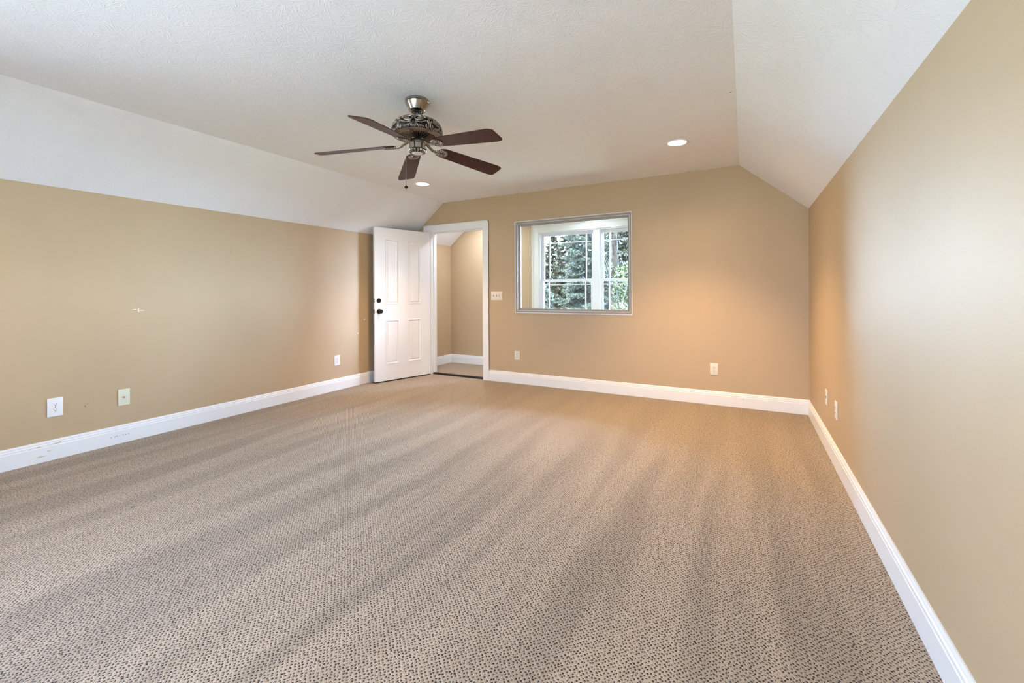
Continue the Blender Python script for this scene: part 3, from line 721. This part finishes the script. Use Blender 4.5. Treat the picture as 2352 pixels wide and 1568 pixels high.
for k in range(5):
    th = 2.4175 + k * 2 * PI / 5
    M3 = Matrix.Rotation(th, 4, 'Z') @ Matrix.Translation((.18, 0, Z(2.166))) @ Matrix.Rotation(math.radians(6.0), 4, 'Y') @ Matrix.Rotation(pitch, 4, 'X') @ Matrix.Translation((-.18, 0, 0))
    if k == 0:
        bm = BM(); extrude_poly(bm, blade_outline(), lambda p, q: (p[0], p[1], (-.003, .003)[q]))
        es = [e for e in bm.edges if abs(e.verts[0].co.z - e.verts[1].co.z) < 1e-6]
        bmesh.ops.bevel(bm, geom=es, offset=.0012, segments=1, affect='EDGES')
        bl_me = fo('fan_blade', bm, BLADE, 30)
        bm = BM()
        for i in range(20):
            a = 2 * PI * i / 20; ca, sa = math.cos(a), math.sin(a)
            tube(bm, [(.180 + r * ca * 1.1, r * sa, z) for r, z in ((.040, -.005), (.036, -.0085), (.028, -.0095), (.022, -.007))], [.0035, .0062, .0052, .003], 6)
        for i in range(14):
            a = 2 * PI * i / 14; ball(bm, (.180 + .0165 * math.cos(a) * 1.1, .0165 * math.sin(a), -.008), .0036, 6)
        tube(bm, [(.180 + .0125 * math.cos(a) * 1.1, .0125 * math.sin(a), -.008) for a in np.linspace(0, 2 * PI, 20)], .0018, 6)
        med_me = fo('bracket_medallion', bm, PEWTERB, 60, bl_me)
        bm = BM(); lathe(bm, [(.040, -.003), (.040, -.006), (.012, -.0075), (0, -.006)], 30, sx=1.1, base=(.180, 0, 0)); mb_me = fo('medallion_back', bm, PDARK, 40, bl_me)
        bm = BM()
        pp = [(.040, 0, 2.2135), (.062, 0, 2.203), (.085, 0, 2.186), (.108, 0, 2.169), (.130, 0, 2.162), (.150, 0, 2.162)]
        tube(bm, [(x, y + .0075, Z(z)) for x, y, z in pp], [.006, .0065, .006, .006, .006, .005], 8)
        tube(bm, [(x, y - .0075, Z(z)) for x, y, z in pp], [.006, .0065, .006, .006, .006, .005], 8)
        for i in range(11):
            q = i / 10; x = .052 + .085 * q; zz = np.interp(x, [a[0] for a in pp], [a[2] for a in pp]) - .006
            ball(bm, (x, 0, Z(zz)), .0042, 6)
        ball(bm, (.046, 0, Z(2.214)), .014, 8, (1.2, 1, .6))
        arm_me = fo('blade_arm', bm, PEWTER, 60)
        b_, m_, k_, a_ = bl_me, med_me, mb_me, arm_me
    else:
        b_ = bl_me.copy(); m_ = med_me.copy(); k_ = mb_me.copy(); a_ = arm_me.copy()
        for o in (b_, m_, k_, a_): C.objects.link(o)
        b_.parent = fan; a_.parent = fan; m_.parent = b_; k_.parent = b_
    b_.matrix_local = M3; a_.rotation_euler = (0, 0, th)

# ------------------------------------------------------------------ outdoors
bm = BM(); box(bm, -60, 60, -60, 60, -3.2, -3.0)
struct('ground', bm, mottled('lawn_green', (.11, .12, .085), (.16, .165, .12), 3), 'lawn around the house, below window level', 'ground')
bm = BM(); box(bm, -14, 14, -8.5, -2.5, -3.0, -2.98)
struct('bounce_slab', bm, mottled('pale_bounce_surface', (.54, .54, .54), (.62, .62, .62), 2), 'unseen pale slab added behind the house to bounce light indoors', 'light reflector')  # added slab that reflects sunlight up through the rear openings
NEEDLE = mottled('blue_green_needles', (.014, .021, .016), (.042, .056, .043), 9, .6)
NEEDLE2 = mottled('dark_green_needles', (.007, .0085, .004), (.022, .024, .011), 7, .6)
LEAF = mottled('bright_leaf', (.013, .030, .005), (.032, .055, .011), 14, .5)
BARK = mottled('scaly_bark', (.005, .0036, .003), (.018, .0135, .011), 16, .9, .02, zs=.5)
TWIGM = mottled('pale_twig', (.014, .012, .010), (.024, .020, .016), 20, .8)
class Soup:
    def __init__(s): s.v = []; s.f = []
    def tri(s, a, b, c):
        n = len(s.v); s.v += [a, b, c]; s.f.append((n, n + 1, n + 2))
    def quad(s, a, b, c, d):
        n = len(s.v); s.v += [a, b, c, d]; s.f.append((n, n + 1, n + 2, n + 3))
    def build(s, name, m, parent, off):
        me = bpy.data.meshes.new(name); v = np.array(s.v, dtype=float) - np.array(off); me.from_pydata(v.tolist(), [], s.f); me.materials.append(m)
        o = bpy.data.objects.new(name, me); C.objects.link(o); o.parent = parent; return o
def rv(rr, s=1.0): return np.array([rr.uniform(-1, 1), rr.uniform(-1, 1), rr.uniform(-1, 1)]) * s
def spruce(name, label, x, y, top, rad, nm, seed, nb=90, tw=26, spikes=9, tr=.14, z_lo=-2.2, droop=.45, clump=.10, group=None, tree_cat='tree', sw=.10):
    rr = random.Random(seed); t = thing(name, label, tree_cat, (x, y, -3.0), group=group)
    bm = BM(); n = 14
    tube(bm, [(x + .03 * math.sin(i * 1.7), y, -3.0 + (top + 3.0) * i / n) for i in range(n + 1)], [tr * (1.15 - 1.1 * i / n) + .005 for i in range(n + 1)], 14)
    obj('trunk', bm, BARK, t, 60, world=True)
    g = np.random.default_rng(seed); chunks = []
    bb = BM(); tube(bb, [(x + .03 * math.sin(i * 1.7), y, z_lo - .3 + (top - .1 - z_lo) * i / n) for i in range(n + 1)], .012, 5)
    for i in range(nb):
        q = (i + rr.random()) / nb; z = z_lo + (top - z_lo) * q
        a = i * 2.39996 + rr.uniform(-.3, .3); L = rad * (1 - q) ** .8 * rr.uniform(.75, 1.1) + .12
        d = np.array([math.cos(a), math.sin(a), 0]); side = np.array([-d[1], d[0], 0])
        pts = []
        for k in range(7):
            s = k / 6; pts.append(np.array([x, y, z]) + d * L * s + np.array([0, 0, -droop * L * s * (1 - .45 * s) + .10 * L * s ** 3]))
        tube(bb, [tuple(p) for p in pts], [.022 * (1 - .8 * k / 6) * (0.4 + L / 2) for k in range(7)], 5)
        m = max(6, int(tw * L / rad * 1.3))
        for j in range(m):
            s = .18 + .82 * (j + rr.random()) / m; k = min(5, int(s * 6)); f = s * 6 - k; p = pts[k] * (1 - f) + pts[k + 1] * f
            sg = 1 if j % 2 else -1; l2 = .34 * L * (1.15 - s) * rr.uniform(.6, 1.1) + .08
            dd = d * .75 + side * sg * rr.uniform(.5, 1.0) + np.array([0, 0, -rr.uniform(.15, .6)]); dd /= np.linalg.norm(dd)
            nn = max(2, int(l2 / (clump * .55)))
            o = p + dd * l2 * ((np.arange(nn) + .5) / nn)[:, None] + g.uniform(-.012, .012, (nn, 3))
            ax = dd + g.uniform(-.25, .25, (nn, 3)); ax /= np.linalg.norm(ax, axis=1)[:, None]
            o = np.repeat(o, spikes, 0); ax = np.repeat(ax, spikes, 0); q_ = len(o)
            v = ax * g.uniform(.5, 1.0, (q_, 1)) + g.uniform(-.75, .75, (q_, 3)); v /= np.linalg.norm(v, axis=1)[:, None]
            w_ = np.cross(v, g.uniform(-1, 1, (q_, 3))); w_ /= (np.linalg.norm(w_, axis=1)[:, None] + 1e-6)
            chunks.append(np.stack([o - w_ * clump * sw, o + w_ * clump * sw, o + v * clump * g.uniform(.6, 1.1, (q_, 1))], 1).reshape(-1, 3))
    obj('branches', bb, BARK, t, 60, world=True)
    V_ = (np.concatenate(chunks) - np.array((x, y, -3.0))).astype(np.float32); nv = len(V_)
    me = bpy.data.meshes.new('needles'); me.vertices.add(nv); me.vertices.foreach_set('co', V_.ravel())
    me.loops.add(nv); me.loops.foreach_set('vertex_index', np.arange(nv, dtype=np.int32))
    me.polygons.add(nv // 3); me.polygons.foreach_set('loop_start', np.arange(0, nv, 3, dtype=np.int32))
    me.update(calc_edges=True); me.validate(); me.materials.append(nm)
    o = bpy.data.objects.new('needles', me); C.objects.link(o); o.parent = t
    return t
def ratio(px): return math.tan(-yaw + math.atan((px - 1176) / 993.39))
def leafy(name, label, x, y, zc_, rx, rz_, seed, n=2600, lm=None, size=.05):
    rr = random.Random(seed); t = thing(name, label, 'tree', (x, y, -3.0))
    bm = BM(); tube(bm, [(x, y, -3.0), (x + .05, y, -1.2), (x, y + .05, zc_)], [.06, .045, .02], 8)
    for i in range(16):
        a = i * 2.4; z = zc_ - rz_ * .8 + 1.5 * rz_ * i / 16
        tube(bm, [(x, y, z - .3), (x + rx * .4 * math.cos(a), y + rx * .4 * math.sin(a), z), (x + rx * .85 * math.cos(a), y + rx * .85 * math.sin(a), z + .3)], [.018, .012, .005], 5)
    obj('trunk', bm, TWIGM, t, 60, world=True)
    sp = Soup()
    for _ in range(n):
        while True:
            v = rv(rr)
            if np.dot(v, v) < 1: break
        o = np.array([x, y, zc_]) + v * np.array([rx, rx, rz_]); u = rv(rr); u /= np.linalg.norm(u); w_ = np.cross(u, rv(rr)); w_ /= np.linalg.norm(w_)
        s = size * rr.uniform(.6, 1.2); sp.quad(o - u * s, o - w_ * s * .5, o + u * s, o + w_ * s * .5)
    sp.build('leaves', lm or LEAF, t, (x, y, -3.0))
    return t
spruce('blue_spruce', 'blue-green spruce with drooping boughs behind the left sash of the landing window', ratio(1347) * 9.8, 9.8, 4.2, 1.05, NEEDLE, 3, nb=170, tw=60, spikes=13, tr=.13, clump=.055, sw=.10)
spruce('spruce_tree', 'brown-trunked conifer with thin foliage seen through the middle sash', ratio(1411) * 13.4, 13.4, 5.8, .9, NEEDLE2, 5, nb=46, tw=11, spikes=9, tr=.215, clump=.10, z_lo=-2.0)
def bgt(px, y, top, rad, seed, label, m=NEEDLE2): spruce('spruce_tree', label, ratio(px) * y, y, top, rad, m, seed, nb=160, tw=44, spikes=11, clump=.14 * y / 20, tr=.16, sw=.15, droop=.35)
bgt(1433, 16.3, 6.4, 1.35, 10, 'dark conifer furthest right, behind the bright green leaves')
bgt(1306, 18.7, 4.2, 1.6, 8, 'dark conifer in the background at the centre of the left sash')
bgt(1388, 22.9, 8.5, 1.9, 9, 'dark conifer standing behind the brown trunk')
bgt(1348, 27.6, 9.0, 2.2, 12, 'dark conifer behind the blue-green spruce')
bgt(1272, 31.5, 5.6, 2.6, 13, 'far dark conifer with white sky around it, on the left')
bgt(1420, 36.5, 14.0, 3.2, 14, 'hazy dark conifer in the deepest row at the right')
spruce('blue_spruce', 'low blue-green spruce in the lower left corner of the window view', ratio(1252) * 13.2, 13.2, 1.35, .95, NEEDLE, 11, nb=110, tw=40, spikes=11, clump=.07, sw=.12)
leafy('leafy_tree', 'bright green leafy sapling right of the brown trunk', ratio(1440) * 11.6, 11.6, 1.25, .40, .75, 21, 1500)
leafy('leafy_shrub', 'yellow-green leafy shrub low behind the right sash', ratio(1430) * 7.4, 7.4, .66, .30, .36, 22, 1300, mottled('yellow_green_leaf', (.014, .019, .005), (.028, .031, .009), 12, .6), .032)['category'] = 'shrub'
bm = BM(); y = 8.25
pa = [(ratio(1424) * y, y, .87), (ratio(1430) * y, y, 1.03), (ratio(1437) * y, y, 1.16), (ratio(1441) * y, y, 1.40), (ratio(1446) * y, y, 1.53), (ratio(1452) * y, y, 1.9)]
b0 = (pa[0][0] - .15, y, -3.0)
t = thing('bare_sapling', 'thin pale bare sapling stem leaning right in front of the trees', 'sapling', b0)
tube(bm, [b0, (b0[0], y, -.5)] + pa, [.024, .016, .010, .011, .011, .010, .008, .005], 6); obj('stem', bm, TWIGM, t, 60, world=True)
bm = BM(); tube(bm, [pa[2], (pa[2][0] - .25, y - .1, 1.45), (pa[2][0] - .4, y - .1, 1.9)], [.008, .005, .003], 5); obj('branch', bm, TWIGM, t, 60, world=True)
